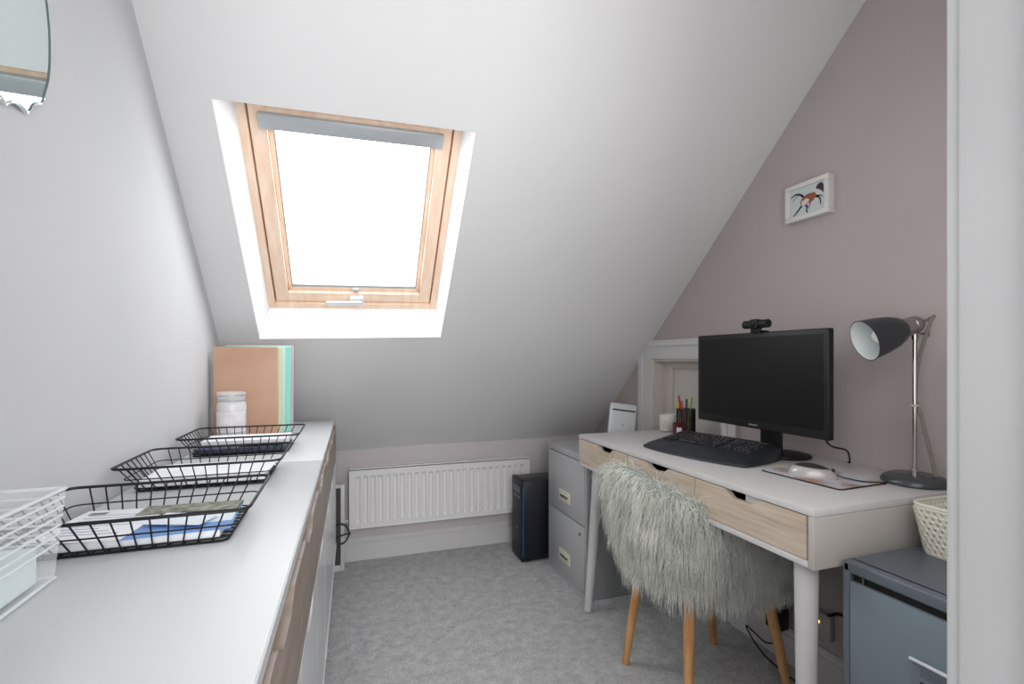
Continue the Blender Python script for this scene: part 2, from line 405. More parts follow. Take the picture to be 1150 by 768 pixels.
p = MB(); p.tube([(x0-.004, 2.77, z0+.035), (x0-.03, 2.77, z0+.035)], .009, 12).tube([(x0-.03, 2.77, z0+.05), (x0-.03, 2.77, 0.0)], .0075, 12); p.lathe([(.013, 0), (.014, .02), (.011, .026), (0, .026)], 14, (x0-.03, 2.77, z0+.045)); p.build('valve', 'gloss_trim', ra)
for x in (x0+.15, x1-.15): MB().box((x, 2.80, z0+.05), (x+.03, 2.8195, z1-.05)).build('wall_bracket', 'gloss_trim', ra)

# white framed dark panel behind the end of the sideboard + cable coil
lf = thing('framed_panel', 'narrow white framed dark panel standing between sideboard end and radiator', 'panel', (-.2, 2.70, 0))
p = MB()
p.box((-.02, 2.69, .0), (.0, 2.715, .447), .003).box((-.40, 2.69, .43), (-.02, 2.715, .447), .003).box((-.40, 2.69, 0), (-.02, 2.715, .03), .003).box((-.42, 2.69, 0), (-.40, 2.715, .447), .003)
p.build('frame', 'gloss_trim', lf)
MB().box((-.40, 2.70, .03), (-.02, 2.708, .43)).build('backing', mat('dark_grey_backing', '#4c494b', .7), lf)
cc = MB()
cp = []
for i in range(40):
    a = 2*PI*i/20+.3; cp.append((-.022+.042*math.cos(a), 2.668-.006*(i/40), .20+.052*math.sin(a)+.004*(i/40)))
cc.tube(spline(cp+[(-.09, 2.665, .16), (-.14, 2.66, .05), (-.2, 2.6, .006)], 3), .0042, 8)
tag(cc.build('cable_coil', mat('navy_cable', '#20283a', .5)), 'dark coiled cable hanging between the sideboard end and the radiator', 'cable')

# ------------------------------------------------------------------ sideboards
SBZ, SBT, SBB = .82, .802, .256
def scoop(y0, y1, z0, z1, c=None, hw=.085, hb=.03, dp=.022):
    c = (y0+y1)/2 if c is None else c
    pts = [(y0, z0), (y1, z0), (y1, z1)]
    L = []
    for i in range(13):
        t = i/12; yy = lerp(c+hw, c+hb, t); e = t*t*(3-2*t); L.append((yy, z1-dp*e))
    for i in range(13):
        t = i/12; yy = lerp(c-hb, c-hw, t); e = 1-t*t*(3-2*t); L.append((yy, z1-dp*e))
    return pts+L+[(y0, z1)]
def sideboard(label, y0, L):
    t = thing('sideboard', label, 'sideboard', (-.073, .473, 0), -.0152, 'white and oak sideboards along the left wall')
    D = .378
    MB().box((-D, y0, SBT), (-.001, y0+L-.001, SBZ), .0015).build('worktop', 'white_top', t, local=True)
    MB().box((-.0015, y0+.001, SBT+.0005), (.0008, y0+L-.002, SBZ-.0015)).build('edge_band', 'grey_edge', t, local=True)
    c = MB(); c.box((-D+.005, y0+.002, SBB), (-.018, y0+L-.003, SBB+.018)).box((-D+.005, y0+.002, SBB+.018), (-.018, y0+.02, SBT)).box((-D+.005, y0+L-.021, SBB+.018), (-.018, y0+L-.003, SBT)).box((-D+.005, y0+.02, SBB+.018), (-D+.012, y0+L-.021, SBT))
    c.box((-D+.012, y0+.02, .636), (-.03, y0+L-.021, .648)); c.build('carcass', 'white_front', t, local=True)
    fn = lambda p, q, d: (d, p, q)
    for i in range(3):
        a = y0+.003+i*(L-.006)/3; b_ = a+(L-.006)/3-.003
        w = MB(); w.prism(scoop(a, b_, .646, .798), fn, -.010, .0065); dr = w.build('drawer', 'oak_dark', t, local=True, smooth=30)
        q = MB(); q.box((-D+.05, a+.01, .652), (-.014, a+.018, .765)).box((-D+.05, b_-.018, .652), (-.014, b_-.01, .765)).box((-D+.05, a+.018, .652), (-.014, b_-.018, .660)).box((-D+.042, a+.01, .652), (-D+.05, b_-.01, .765)); q.build('drawer_box', 'gap_shade', dr, local=True)
        w = MB(); w.prism(scoop(a, b_, SBB+.006, .642), fn, -.010, .0065); w.build('door', 'white_front', t, local=True, smooth=30)
        MB().box((-.016, a, SBB), (.0095, b_, SBB+.006), .001).build('bottom_rail', 'white_top', t, local=True)
    for (x, y, sx, sy) in ((-.08, y0+.08, .5, -.5), (-.08, y0+L-.08, .5, .5), (-D+.07, y0+.08, -.5, -.5), (-D+.07, y0+L-.08, -.5, .5)):
        w = MB(); w.tube([(x, y, SBB), (x+.03*sx*0, y+.02*sy, .0)], [.022, .014], 20); w.build('leg', 'white_front', t, local=True)
    return t
sideboard('near white-topped sideboard carrying the clear box and nearest wire tray, oak drawers above white doors', 0, .99)
sideboard('far white-topped sideboard beyond the worktop seam, carrying folders and candle jar', .99, .915)

# ------------------------------------------------------------------ wire trays and papers on the sideboard
def wire_tray(label, cx, cy, Wx=.315, Wy=.245, rz=0.):
    t = thing('wire_tray', label, 'tray', (cx, cy, SBZ), rz, 'black wire letter trays')
    H = .056; fx, fy = Wx/2, Wy/2; gx, gy = fx-.034, fy-.034
    top = [(x, y, H) for x, y in rrect(-fx, fx, -fy, fy, .02, 4)]; bot = [(x, y, .0022) for x, y in rrect(-gx, gx, -gy, gy, .012, 4)]
    def ring(tt): return [tuple(lerp(a[i], b_[i], tt) for i in range(3)) for a, b_ in zip(bot, top)]
    MB().tube(top, .0026, 8, True).build('rim', 'black_metal', t, local=True)
    w = MB(); w.tube(ring(0), .0020, 6, True).tube(ring(.52), .0013, 6, True).tube(ring(.12), .0013, 6, True)
    nx, ny = 12, 8
    for i in range(nx):
        s_ = (i+.5)/nx*2-1; xb, xt = s_*(gx-.012), s_*(fx-.02)
        w.tube([(xt, -fy, H), (xb, -gy, .002), (xb, gy, .002), (xt, fy, H)], .0013, 6)
    for i in range(ny):
        s_ = (i+.5)/ny*2-1; yb, yt = s_*(gy-.012), s_*(fy-.02)
        w.tube([(-fx, yt, H), (-gx, yb, .0035), (gx, yb, .0035), (fx, yt, H)], .0013, 6)
    w.build('wire_basket', 'black_metal', t, local=True)
    return t
TR = [(-.295, .935), (-.292, 1.317), (-.286, 1.70)]
wire_tray('black wire letter tray nearest the camera, holding letters and a blue brochure', TR[0][0], TR[0][1], .318, .232)
wire_tray('middle black wire letter tray, holding loose white paper only', *TR[1])
wire_tray('farthest black wire letter tray, in front of the candle jar and tan folder', *TR[2])
def sheet(name, label, cat, cx, cy, z, w, h, rz, m='paper', th=.0012, curl=0., marks=None, group=None):
    o = thing(name, label, cat, (cx, cy, z), rz, group)
    g = MB(); nx = 10
    top = []; 
    for i in range(nx+1):
        x = -w/2+w*i/nx; zz = curl*((x/(w/2))**2)
        top += [(x, -h/2, zz), (x, h/2, zz)]
    vs = [(x, y, z_+th) for x, y, z_ in top]+[(x, y, z_) for x, y, z_ in top]; k = len(top); fs = []
    for i in range(nx):
        a = 2*i; fs += [(a, a+2, a+3, a+1), (k+a, k+a+1, k+a+3, k+a+2), (a, k+a, k+a+2, a+2), (a+1, a+3, k+a+3, k+a+1)]
    fs += [(0, 1, k+1, k), (k-2, 2*k-2, 2*k-1, k-1)]
    g.add(vs, fs); g.build('paper_sheet', m, o, local=True)
    if marks:
        for (x0, x1, y0, y1, mm, nm) in marks:
            q = MB(); q.box((x0, y0, th+curl*.0+.0002), (x1, y1, th+.0006)); q.build(nm, mm, o, local=True)
    return o
zb = SBZ+.006
def lines(x0, x1, y0, y1, n, m='paper_grey'):
    out = []
    for i in range(n):
        y = lerp(y0, y1, i/(n-1)); out.append((x0, x1-(.02*(i % 3)), y, y+.0022, m, 'printed_line'))
    return out
def stack(name, label, cat, cx, cy, z, w, h, th, rz, m='paper'):
    o = MB(); o.box((-w/2, -h/2, 0), (w/2, h/2, th), .0006, 1)
    ob = o.build(name, m, None, local=True); ob.location = (cx, cy, z); ob.rotation_euler = (0, 0, rz); tag(ob, label, cat); return ob
x, y = TR[0]
stack('paper_stack', 'stack of white paper filling the bottom of the nearest wire tray', 'paper', x-.005, y+.003, zb, .236, .155, .012, 0)
z = zb+.0125
sheet('brochure', 'blue and pale brochure lying on the right of the nearest wire tray', 'brochure', x+.052, y-.006, z, .145, .15, .05, 'paper_blue', marks=[(-.070, .070, .035, .072, mat('brochure_photo', '#8b8a5e', .5), 'photo_band'), (-.02, .069, -.035, .03, 'paper_light', 'pale_panel'), (-.065, -.03, -.0, .03, mat('brochure_pinkish', '#c7a6a0', .5), 'photo_spot')])
sheet('letter', 'white printed letter lying on the left of the nearest wire tray', 'paper', x-.062, y-.002, z+.002, .125, .158, -.12, 'paper', marks=lines(-.045, .045, -.05, .045, 8)+[(-.05, -.025, .052, .064, 'badge', 'letterhead_mark')])
sheet('photo_leaflet', 'dark patterned leaflet at the back of the nearest wire tray, behind the blue brochure', 'leaflet', x+.045, y+.05, z+.0035, .15, .05, -.05, noisy(mat('leaflet_photo', '#80836f', .5), '#4c5052', '#9fa089', 60, 4))
sheet('folded_note', 'small pale folded note lying across the blue brochure', 'paper', x+.05, y-.022, z+.0055, .09, .055, -.35, 'paper_light')
x, y = TR[1]
stack('paper_stack', 'stack of white paper in the middle wire tray', 'paper', x, y, zb, .24, .165, .016, .0)
sheet('letter', 'loose white sheet lying skewed on the paper in the middle wire tray', 'paper', x+.012, y-.004, zb+.0165, .235, .15, -.06)
x, y = TR[2]
stack('navy_folder', 'navy blue folder at the bottom of the farthest wire tray', 'folder', x+.0, y-.006, zb, .24, .165, .014, .0, 'paper_navy')
stack('paper_stack', 'white paper lying on the navy folder in the farthest wire tray', 'paper', x+.004, y+.014, zb+.0145, .235, .125, .016, 0.0)
MBp = MB(); MBp.tube([(.0, 0, 0), (.11, 0, 0), (.122, 0, 0)], [.0042, .0042, .001], 12)
o = MBp.build('pen', 'pen_black'); o.location = (x-.005, y-.066, zb+.0185); o.rotation_euler = (0, 0, .0); tag(o, 'dark pen on the front of the farthest wire tray papers', 'pen')

# folders standing at the back
def folder(label, cx0, cx1, y, z1, m, lean, th=.006, extra=None):
    t = thing('folder', label, 'folder', ((cx0+cx1)/2, y, SBZ), 0, 'card folders standing at the back of the sideboard')
    h = z1-SBZ; w = (cx1-cx0)/2
    R = Matrix.Rotation(lean, 4, 'X')
    MB().box((-w, 0, .002), (w, th*.35, h), .001, 1, 0, R).build('front_cover', m, t, local=True)
    MB().box((-w+.002, th*.35+.0004, .004), (w-.002, th*.75, h-.004), 0, 1, 0, R).build('papers', 'paper', t, local=True)
    MB().box((-w, th*.75+.0004, .002), (w, th*1.1, h+.002), .001, 1, 0, R).build('back_cover', m, t, local=True)
    return t
folder('large tan card folder standing upright in the corner, behind the candle jar', -.448, -.237, 2.02, 1.143, 'tan', 0)
folder('cream folder edge showing just right of the tan folder', -.43, -.221, 2.030, 1.143, 'cream_card', 0)
folder('pale aqua folder edge between the cream and mint folders', -.43, -.214, 2.040, 1.142, 'aqua', 0)
folder('mint green folder edge right of the tan folder', -.42, -.195, 2.050, 1.147, 'mint', 0)
folder('dull pink folder at the very back of the folder row', -.42, -.187, 2.062, 1.150, 'pinkcard', 0)

# candle jar
cj = thing('candle_jar', 'large lidded glass jar candle with pale wax, in front of the tan folder', 'candle', (-.372, 1.93, SBZ))
p = MB(); p.lathe([(0, .0), (.042, .0), (.047, .006), (.047, .118), (.0455, .126), (.042, .132), (.042, .142), (.040, .142), (.040, .132), (.0425, .124), (.0445, .116), (.0445, .008), (0, .006)], 36, cj.location); p.build('jar', 'jar_glass', cj)
p = MB(); p.lathe([(0, .007), (.0435, .009), (.0435, .112), (.04, .122), (0, .122)], 32, cj.location); p.build('wax', 'wax_grey', cj)
p = MB(); n = 16
vs = []; 
for i in range(n+1):
    a = math.radians(lerp(-150, -20, i/n)); vs += [(cj.location.x+.0476*math.cos(a), cj.location.y+.0476*math.sin(a), SBZ+.03), (cj.location.x+.0476*math.cos(a), cj.location.y+.0476*math.sin(a), SBZ+.10)]
p.add(vs, [(2*i, 2*i+2, 2*i+3, 2*i+1) for i in range(n)]); p.build('label', 'label_white', cj)
p = MB(); p.lathe([(0, .1425), (.043, .1425), (.0445, .146), (.043, .150), (.043, .155), (.0455, .158), (.045, .165), (.03, .168), (0, .168)], 32, cj.location); p.build('lid', 'jar_glass', cj)
p = MB(); p.lathe([(.0435, .1505), (.0445, .151), (.0445, .1545), (.0435, .155)], 32, cj.location); p.lathe([(.0425, .1345), (.0435, .136), (.0435, .139), (.0425, .140)], 32, cj.location); p.build('silver_band', 'blind_rail', cj)

# clear ribbed box
cb = thing('storage_box', 'clear plastic ribbed box at the near end of the sideboard', 'storage box', (-.40, .64, SBZ))
X0, X1, Y0, Y1, Hh = -.452, -.348, .47, .775, .113
def wallp(mb, p, q, e, f): mb.quad(p, q, e, f)
p = MB(); gz = SBZ
ring = lambda k, zz: [(X0-.0*k, Y0-.01*k, zz), (X1+.006*k, Y0-.01*k, zz), (X1+.006*k, Y1+.014*k, zz), (X0-.0*k, Y1+.014*k, zz)]
lo = ring(0, gz+.002); hi = ring(1, gz+Hh)
p.add(lo+hi, [(0, 1, 2, 3)]+[(i, (i+1) % 4, 4+(i+1) % 4, 4+i) for i in range(4)])
p.build('box_body', 'clear', cb, fix=False)
p = MB()
for i in range(9):
    k = (i+1)/9; rr = ring(k, gz+.012+(Hh-.012)*k)
    if i >= 2: p.tube([Vector(v) for v in rr], .0016 if i < 8 else .0024, 6, True)
p.tube([Vector(v) for v in ring(0, gz+.003)], .0024, 6, True)
p.build('ribs', 'clear_rib', cb)
p = MB(); p.box((X0+.01, Y0+.01, gz+.006), (X1-.008, Y1-.02, gz+.05), .001, 1)
o = p.build('paper_pile', mat('pale_green_papers', '#d9e4e4', .7)); tag(o, 'pale papers lying inside the clear ribbed box', 'paper')

# ------------------------------------------------------------------ wavy mirror
mi = thing('wavy_mirror', 'frameless mirror with scalloped lower edge, top left on the wall', 'mirror', (XL, .86, 1.61))
out = []; N = 160
for i in range(N):
    a = 2*PI*i/N; cy_, sz = math.cos(a), math.sin(a)
    ry, rz = .152, (.24 if sz > 0 else .140)
    if sz < 0:
        q_ = (abs(cy_)**2.6+abs(sz)**2.6)**(-1/2.6); cy_ *= q_; sz *= q_
    k = 1.0
    if sz < -.25: k += .075*(1-abs(math.sin((a-math.radians(302))*9.5)))*max(0, min(1, (-sz-.55)*4))
    yy, zz = .858+ry*cy_*k, 1.61+rz*sz*k
    if sz > 0: yy = .858+ry*cy_*(1-.25*sz*sz)
    out.append((yy, zz))
MB().prism(out, lambda p, q, d: (XL+d, p, q), .004, .0075).build('mirror_glass', 'mirror', mi, 20)
inn = [(.858+(y-.858)*.975, 1.61+(z-1.61)*.975) for y, z in out]
g = MB(); g.add([(XL+.0078, *p_) for p_ in out]+[(XL+.0094, *p_) for p_ in inn], [(i, (i+1) % N, N+(i+1) % N, N+i) for i in range(N)]); g.build('bevelled_edge', 'mirror_edge', mi)
MB().box((XL, .80, 1.55), (XL+.004, .91, 1.72)).build('wall_bracket', 'black_plastic', mi)

# ------------------------------------------------------------------ desk
DX0, DX1, DY0, DY1, DZ = .982, 1.532, .810, 1.962, .767
dk = thing('desk', 'long white desk with three oak-fronted drawers and splayed round legs', 'desk', ((DX0+DX1)/2, (DY0+DY1)/2, 0))
MB().box((DX0, DY0, DZ-.018), (DX1, DY1, DZ), .0015).build('desk_top', 'white_desk', dk)
for y in (DY0, DY1-.016): MB().box((DX0, y, .631), (DX1, y+.016, DZ-.0185), .0012).build('side_panel', 'white_desk_shaded', dk)
MB().box((DX0, DY0+.0165, .631), (DX1, DY1-.0165, .646), .0012).build('bottom_panel', 'white_desk', dk)
MB().box((DX1-.012, DY0+.0165, .6465), (DX1-.001, DY1-.0165, DZ-.019)).build('back_panel', 'white_desk_shaded', dk)
ys = [1.944, 1.568, 1.203, .829]
for i in range(3):
    a, b_ = ys[i+1]+.002, ys[i]-.002
    w = MB(); w.prism(scoop(a, b_, .648, .7465, (1.733, 1.388, 1.022)[i]-.0, .062, .03, .02), lambda p, q, d: (DX0+d, p, q), .001, .017)
    dr = w.build('drawer', 'oak', dk, 30)
    q = MB(); q.box((DX0+.018, a+.01, .65), (1.45, a+.018, .72)).box((DX0+.018, b_-.018, .65), (1.45, b_-.01, .72)).box((DX0+.018, a+.018, .65), (1.45, b_-.018, .656)).box((1.45, a+.01, .65), (1.458, b_-.01, .72)); q.build('drawer_box', 'gap_shade', dr)
def desk_leg(tx, ty, bx, by):
    MB().tube([(tx, ty, .631), (bx, by, .004)], [.0265, .0165], 24).build('leg', 'white_desk', dk)
desk_leg(1.052, 1.905, 1.003, 1.915); desk_leg(1.032, .872, .988, .835); desk_leg(1.47, 1.905, 1.50, 1.93); desk_leg(1.47, .872, 1.50, .835)
p = MB(); p.box((DX0+.022, .975, .70), (DX0+.09, 1.03, .742), .002); o = p.build('notepad', 'paper'); tag(o, 'white notepad corner showing in the near desk drawer gap', 'notepad')
p = MB(); p.box((DX0+.022, .945, .70), (DX0+.06, .968, .741), .004); o = p.build('stapler', 'black_plastic'); tag(o, 'black stapler end showing in the near desk drawer gap', 'stapler')

# ------------------------------------------------------------------ grey filing cabinet (far)
def box_obj(mb, *a, **k): return mb
gc = thing('filing_cabinet', 'pale grey two-drawer metal filing cabinet behind the far end of the desk', 'filing cabinet', (1.26, 2.21, 0))
cx0, cx1, cy0, cy1, cz = 1.035, 1.50, 1.99, 2.425, .655
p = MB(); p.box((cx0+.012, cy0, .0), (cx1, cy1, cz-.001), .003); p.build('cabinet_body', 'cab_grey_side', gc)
p = MB(); p.box((cx0, cy0, cz-.03), (cx0+.012, cy1, cz), .002).box((cx0, cy0, .0), (cx0+.012, cy1, .022), .002).box((cx0, cy0, .022), (cx0+.012, cy0+.012, cz-.03)).box((cx0, cy1-.012, .022), (cx0+.012, cy1, cz-.03)).box((cx0+.008, cy0+.002, cz-.0008), (cx1-.002, cy1-.002, cz+.0008)); p.build('front_frame', 'cab_grey', gc)
for z0_, z1_ in ((.026, .328), (.334, .622)):
    dr = MB().box((cx0-.003, cy0+.014, z0_), (cx0+.011, cy1-.014, z1_), .002).build('drawer', 'cab_grey', gc)
    zc = z0_+ (.095 if z0_ < .1 else .085)
    pl = MB().box((cx0-.009, 2.15, zc-.026), (cx0-.003, 2.275, zc+.03), .002).build('handle_plate', 'cream_plate', dr)
    q = MB(); pts = [(cx0-.0095, lerp(2.255, 2.17, i/12), zc+.006*math.sin(i*2.3)) for i in range(13)]; q.tube(pts, .0035, 5); q.build('label_writing', 'ink', pl)
q = MB(); q.lathe([(.009, 0), (.009, .006), (.006, .008), (0, .008)], 16, (cx0-.003, 2.045, .29), (-1, 0, 0)); q.build('lock', 'chrome', gc)

# ------------------------------------------------------------------ blue filing cabinet (near)
bc = thing('filing_cabinet', 'blue-grey metal filing cabinet at the near end of the desk, under the cream basket', 'filing cabinet', (1.28, .58, 0))
cx0, cx1, cy0, cy1, cz = 1.05, 1.50, .35, .797, .655
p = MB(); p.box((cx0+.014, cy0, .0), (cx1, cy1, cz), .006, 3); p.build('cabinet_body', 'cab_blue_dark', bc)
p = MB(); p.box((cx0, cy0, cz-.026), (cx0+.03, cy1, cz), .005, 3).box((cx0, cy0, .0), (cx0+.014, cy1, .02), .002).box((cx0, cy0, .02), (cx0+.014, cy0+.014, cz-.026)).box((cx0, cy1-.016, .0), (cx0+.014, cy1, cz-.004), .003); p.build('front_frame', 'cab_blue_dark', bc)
MB().box((cx0+.0135, cy0+.014, .3), (cx0+.0155, cy1-.016, cz-.02)).build('drawer_gap_shade', 'black_soft', bc)  # black sheet added to paint the shade in the gap around the drawers
for z0_, z1_ in ((.024, .318), (.324, .613)):
    # drawer front with a pressed recess around the handle
    dr = MB().box((cx0-.002, cy0+.018, z0_), (cx0+.012, cy1-.018, z1_), .002).build('drawer', 'cab_blue', bc)
    zc = z1_-.096
    hp = MB(); hp.box((cx0-.005, .50, zc-.055), (cx0-.001, .652, zc-.003), .001); hpo = hp.build('handle_plate', mat('handle_recess_metal', '#7d8790', .35, .4), dr)
    q = MB(); pts = [(cx0-.006-.010*math.sin(PI*i/12), lerp(.655, .495, i/12), zc+.007*math.sin(PI*i/12)) for i in range(13)]
    q.tube(pts, .0036, 8); q.build('handle_lip', 'handle_silver', hpo)
    q = MB(); q.box((cx0-.0056, .515, zc-.026), (cx0-.0048, .638, zc-.012)); q.build('label_slot', 'cab_blue_dark', hpo)
    q = MB(); q.box((cx0-.0056, .515, zc-.05), (cx0-.0048, .638, zc-.036)); q.build('finger_slot', 'black_soft', hpo)
q = MB(); q.box((cx0+.004, .752, .612), (cx0+.012, .756, .628)); q.build('latch', 'chrome', bc)

# ------------------------------------------------------------------ basket on blue cabinet
bk = thing('woven_basket', 'small cream plastic woven basket on top of the blue-grey filing cabinet', 'basket', (1.36, .66, .655))
def bring(h, r=.025):
    e = .016*h/.112
    return [(x, y, .656+h) for x, y in rrect(1.256-e, 1.452+e, .48-e, .765+e, r, 4)]
p = MB(); p.tube([Vector(v) for v in bring(.112, .03)], .0042, 8, True); p.tube([Vector(v) for v in bring(.106, .03)], .0035, 6, True); p.build('rim', 'basket', bk)
p = MB(); b0_ = bring(.001); k = len(b0_); p.add(b0_, [tuple(range(k))]); p.tube([Vector(v) for v in b0_], .003, 6, True); p.build('base', 'basket', bk, fix=False)
# woven sides: staggered strands with small gaps
p = MB()
def perim(h):
    q = [Vector(v) for v in bring(h)]; q.append(q[0]); L = [0]
    for i in range(1, len(q)): L.append(L[-1]+(q[i]-q[i-1]).length)
    return q, L
def at(h, s_):
    q, L = perim(h); s_ = (s_ % 1)*L[-1]
    for i in range(1, len(q)):
        if s_ <= L[i]: return q[i-1].lerp(q[i], (s_-L[i-1])/max(1e-9, L[i]-L[i-1]))
    return q[-1]
rows = 8; NN = 96
for rr in range(rows+1):
    h = .004+rr*(.100/rows)
    p.tube([at(h, i/NN) for i in range(NN)], .0035, 6, True)
nst = 74
cache = {}
for rr in range(rows):
    h0 = .004+rr*(.100/rows); h1 = h0+.100/rows
    for i in range(nst):
        s_ = (i+(.5 if rr % 2 else 0))/nst
        a = at(h0, s_); b_ = at(h1, s_)
        mid = (a+b_)/2
        # leave the grip slot open on the side that faces the room and at the ends
        if rr in (5, 6) and ((mid.x < 1.265 and .57 < mid.y < .67) or (mid.x > 1.445 and .57 < mid.y < .67)): continue
        p.tube([a, b_], .0044, 5, cap=False)
p.build('woven_sides', 'basket', bk, 60)

# ------------------------------------------------------------------ router on the grey cabinet
rt = thing('router', 'white upright wireless router with a dark slot, on the grey filing cabinet', 'router', (1.335, 2.20, .656), -.12)
T = Matrix.Rotation(-.10, 4, 'X') @ Matrix.Rotation(.14, 4, 'Y')
MB().box((-.073, -.014, .004), (.073, .014, .215), .012, 4, 0, T).build('housing', 'router', rt, local=True)
MB().box((-.064, -.0152, .176), (.062, -.0135, .184), .0005, 1, 0, T).build('light_slot', mat('router_slot', '#26433f', .3), rt, local=True)
q = MB(); q.lathe([(0, 0), (.006, 0), (.006, .0006), (0, .0006)], 16, T @ Vector((0, -.0138, .105)), T.to_3x3() @ Vector((0, -1, 0))); q.build('logo_mark', 'paper_grey', rt, local=True)
MB().box((-.05, -.03, .0), (.05, .03, .008), .003).build('foot', 'router', rt, local=True)

# ------------------------------------------------------------------ PC tower
pc = thing('computer_tower', 'black desktop computer tower with blue strip, on the carpet beside the radiator', 'computer', (1.1, 2.55, 0))
x0, x1, y0, y1, h = .900, 1.03, 2.475, 2.642, .440
x1 = 1.32
MB().box((x0+.012, y0, .012), (x1, y1, h), .004).build('case', 'black_side', pc)
MB().box((x0, y0+.003, .006), (x0+.028, y1-.001, h+.004), .008, 3).build('front_bezel', 'black_plastic', pc)
MB().box((x0+.004, y0-.0015, .03), (x0+.013, y0+.004, h-.03), .001).build('light_strip', 'led_blue', pc)
q = MB(); q.box((x0-.001, y0+.03, h-.075), (x0+.001, y1-.025, h-.035)).box((x0-.001, y0+.03, h-.10), (x0+.001, y1-.025, h-.085)); q.build('drive_bay', mat('drive_bay_plastic', '#2e3136', .25), pc)
q = MB(); q.box((x0-.0016, y0+.07, .17), (x0+.001, y0+.085, .182)); q.build('power_button', 'badge', pc)
for yy in (y0+.02, y1-.04):
    for xx in (x0+.03, x1-.06): MB().box((xx, yy, 0), (xx+.03, yy+.02, .013)).build('foot', 'black_soft', pc)

# ------------------------------------------------------------------ monitor + webcam
mo = thing('monitor', 'black flat computer monitor on a round stand, switched off, on the white desk', 'monitor', (1.33, 1.27, DZ))
mx_, my0, my1, mz0, mz1 = 1.27, 1.004, 1.536, .872, 1.187
MB().box((mx_, my0, mz0), (mx_+.022, my1, mz1), .004, 3).build('bezel', 'black_plastic', mo)
MB().box((mx_+.018, my0+.05, mz0+.03), (mx_+.05, my1-.05, mz1-.04), .012, 3).build('rear_shell', 'black_plastic', mo)
MB().box((mx_-.0006, my0+.016, mz0+.026), (mx_+.004, my1-.016, mz1-.016)).build('screen', 'screen', mo)
MB().box((mx_-.0010, (my0+my1)/2-.018, mz0+.009), (mx_+.001, (my0+my1)/2+.018, mz0+.014)).build('brand_mark', 'badge', mo)
q = MB(); q.box((mx_+.085, 1.255, DZ+.012), (mx_+.113, 1.325, mz0+.10), .004).box((mx_+.045, 1.265, mz0+.07), (mx_+.09, 1.315, mz0+.10)); q.build('stand_neck', 'black_plastic', mo)
q = MB(); q.lathe([(0, 0), (.076, 0), (.080, .004), (.077, .010), (.05, .016), (0, .017)], 40, (1.425, 1.285, DZ)); q.build('stand_base', 'black_plastic', mo)
q = MB(); q.tube(spline([(1.30, 1.06, mz0+.06), (1.34, 1.06, mz0-.02), (1.40, 1.05, .83), (1.44, 1.07, .79), (1.50, 1.12, .775)], 8), .0028, 8); q.build('video_cable', 'black_soft', mo)
wc = thing('webcam', 'small black webcam clipped on top of the monitor', 'webcam', (1.275, 1.29, mz1))
q = MB(); q.tube([(1.268, 1.302, mz1+.026), (1.268, 1.206, mz1+.026)], .0135, 20); wb = q.build('camera_body', 'black_plastic', wc)
q = MB(); q.box((1.250, 1.239, mz1+.010), (1.282, 1.267, mz1+.042), .005, 3); q.build('lens_block', 'black_plastic', wc)
q = MB(); q.lathe([(.010, 0), (.010, .004), (.007, .005), (0, .005)], 20, (1.2505, 1.253, mz1+.026), (-1, 0, 0)); q.build('lens', 'screen', wc)
q = MB(); q.box((1.262, 1.233, mz1-.004), (1.268, 1.273, mz1+.012), .001).box((1.262, 1.233, mz1+.0005), (1.298, 1.273, mz1+.0055), .001); q.build('clip', 'black_plastic', wc)

# ------------------------------------------------------------------ keyboard
kb = thing('keyboard', 'black curved computer keyboard with palm rest, in front of the monitor', 'keyboard', (1.214, 1.410, DZ), .20)
Lk, Dk = .212, .120                    # half length (local y), half depth (local x); x- faces the sitter
def kz(x): return .010+.037*((x+Dk)/(2*Dk))
out = []
for i in range(25): t = lerp(-1, 1, i/24); out.append((-Dk-.016*(1-t*t)+.012*abs(t)**3, t*Lk*.985))
out += [(-Dk+.05, Lk*1.02), (0.02, Lk*1.01), (Dk-.03, Lk*.96), (Dk-.006, Lk*.90)]
for i in range(13): t = lerp(.85, -.85, i/12); out.append((Dk+.008*(1-t*t), t*Lk))
out += [(Dk-.006, -Lk*.90), (Dk-.03, -Lk*.96), (.02, -Lk*1.01), (-Dk+.05, -Lk*1.02)]
n = len(out); g = MB()
vs = [(x, y, .003) for x, y in out]+[(x, y, kz(x)-.004) for x, y in out]+[(x*.97, y*.985, kz(x)) for x, y in out]
g.add(vs, [tuple(range(n-1, -1, -1)), tuple(range(2*n, 3*n))]+[(i+j*n, (i+1) % n+j*n, (i+1) % n+(j+1)*n, i+(j+1)*n) for i in range(n) for j in (0, 1)])
g.build('keyboard_shell', 'kb_body', kb, 50, local=True)
g = MB(); g.box((Dk-.05, -Lk+.02, 0), (Dk-.03, -Lk+.05, .02)).box((Dk-.05, Lk-.05, 0), (Dk-.03, Lk-.02, .02)); g.build('tilt_foot', 'kb_body', kb, local=True)
def key_mesh(w, d):
    m_ = MB(); h = .0075
    d = d*1.2; b_ = [(-d/2, -w/2, 0), (d/2, -w/2, 0), (d/2, w/2, 0), (-d/2, w/2, 0)]; t_ = [(x*.78, y*.80, h) for x, y, z in b_]
    m_.add(b_+t_, [(4, 5, 6, 7)]+[(i, (i+1) % 4, 4+(i+1) % 4, 4+i) for i in range(4)]); return m_
kp = .0159
protos = {}
def key(x, y, w):
    w_ = round(w, 4)
    if w_ not in protos:
        o = key_mesh(w-.0025, kp-.0025).build('key', 'kb_key', kb, 0, local=True); protos[w_] = o
    else:
        o = protos[w_].copy(); COL.objects.link(o); o.parent = kb
    o.location = (x, y, kz(x)-.0005); o.rotation_euler = (0, -math.atan2(.037, 2*Dk), 0)
xr = [Dk-.030-i*kp*1.22 for i in range(6)]
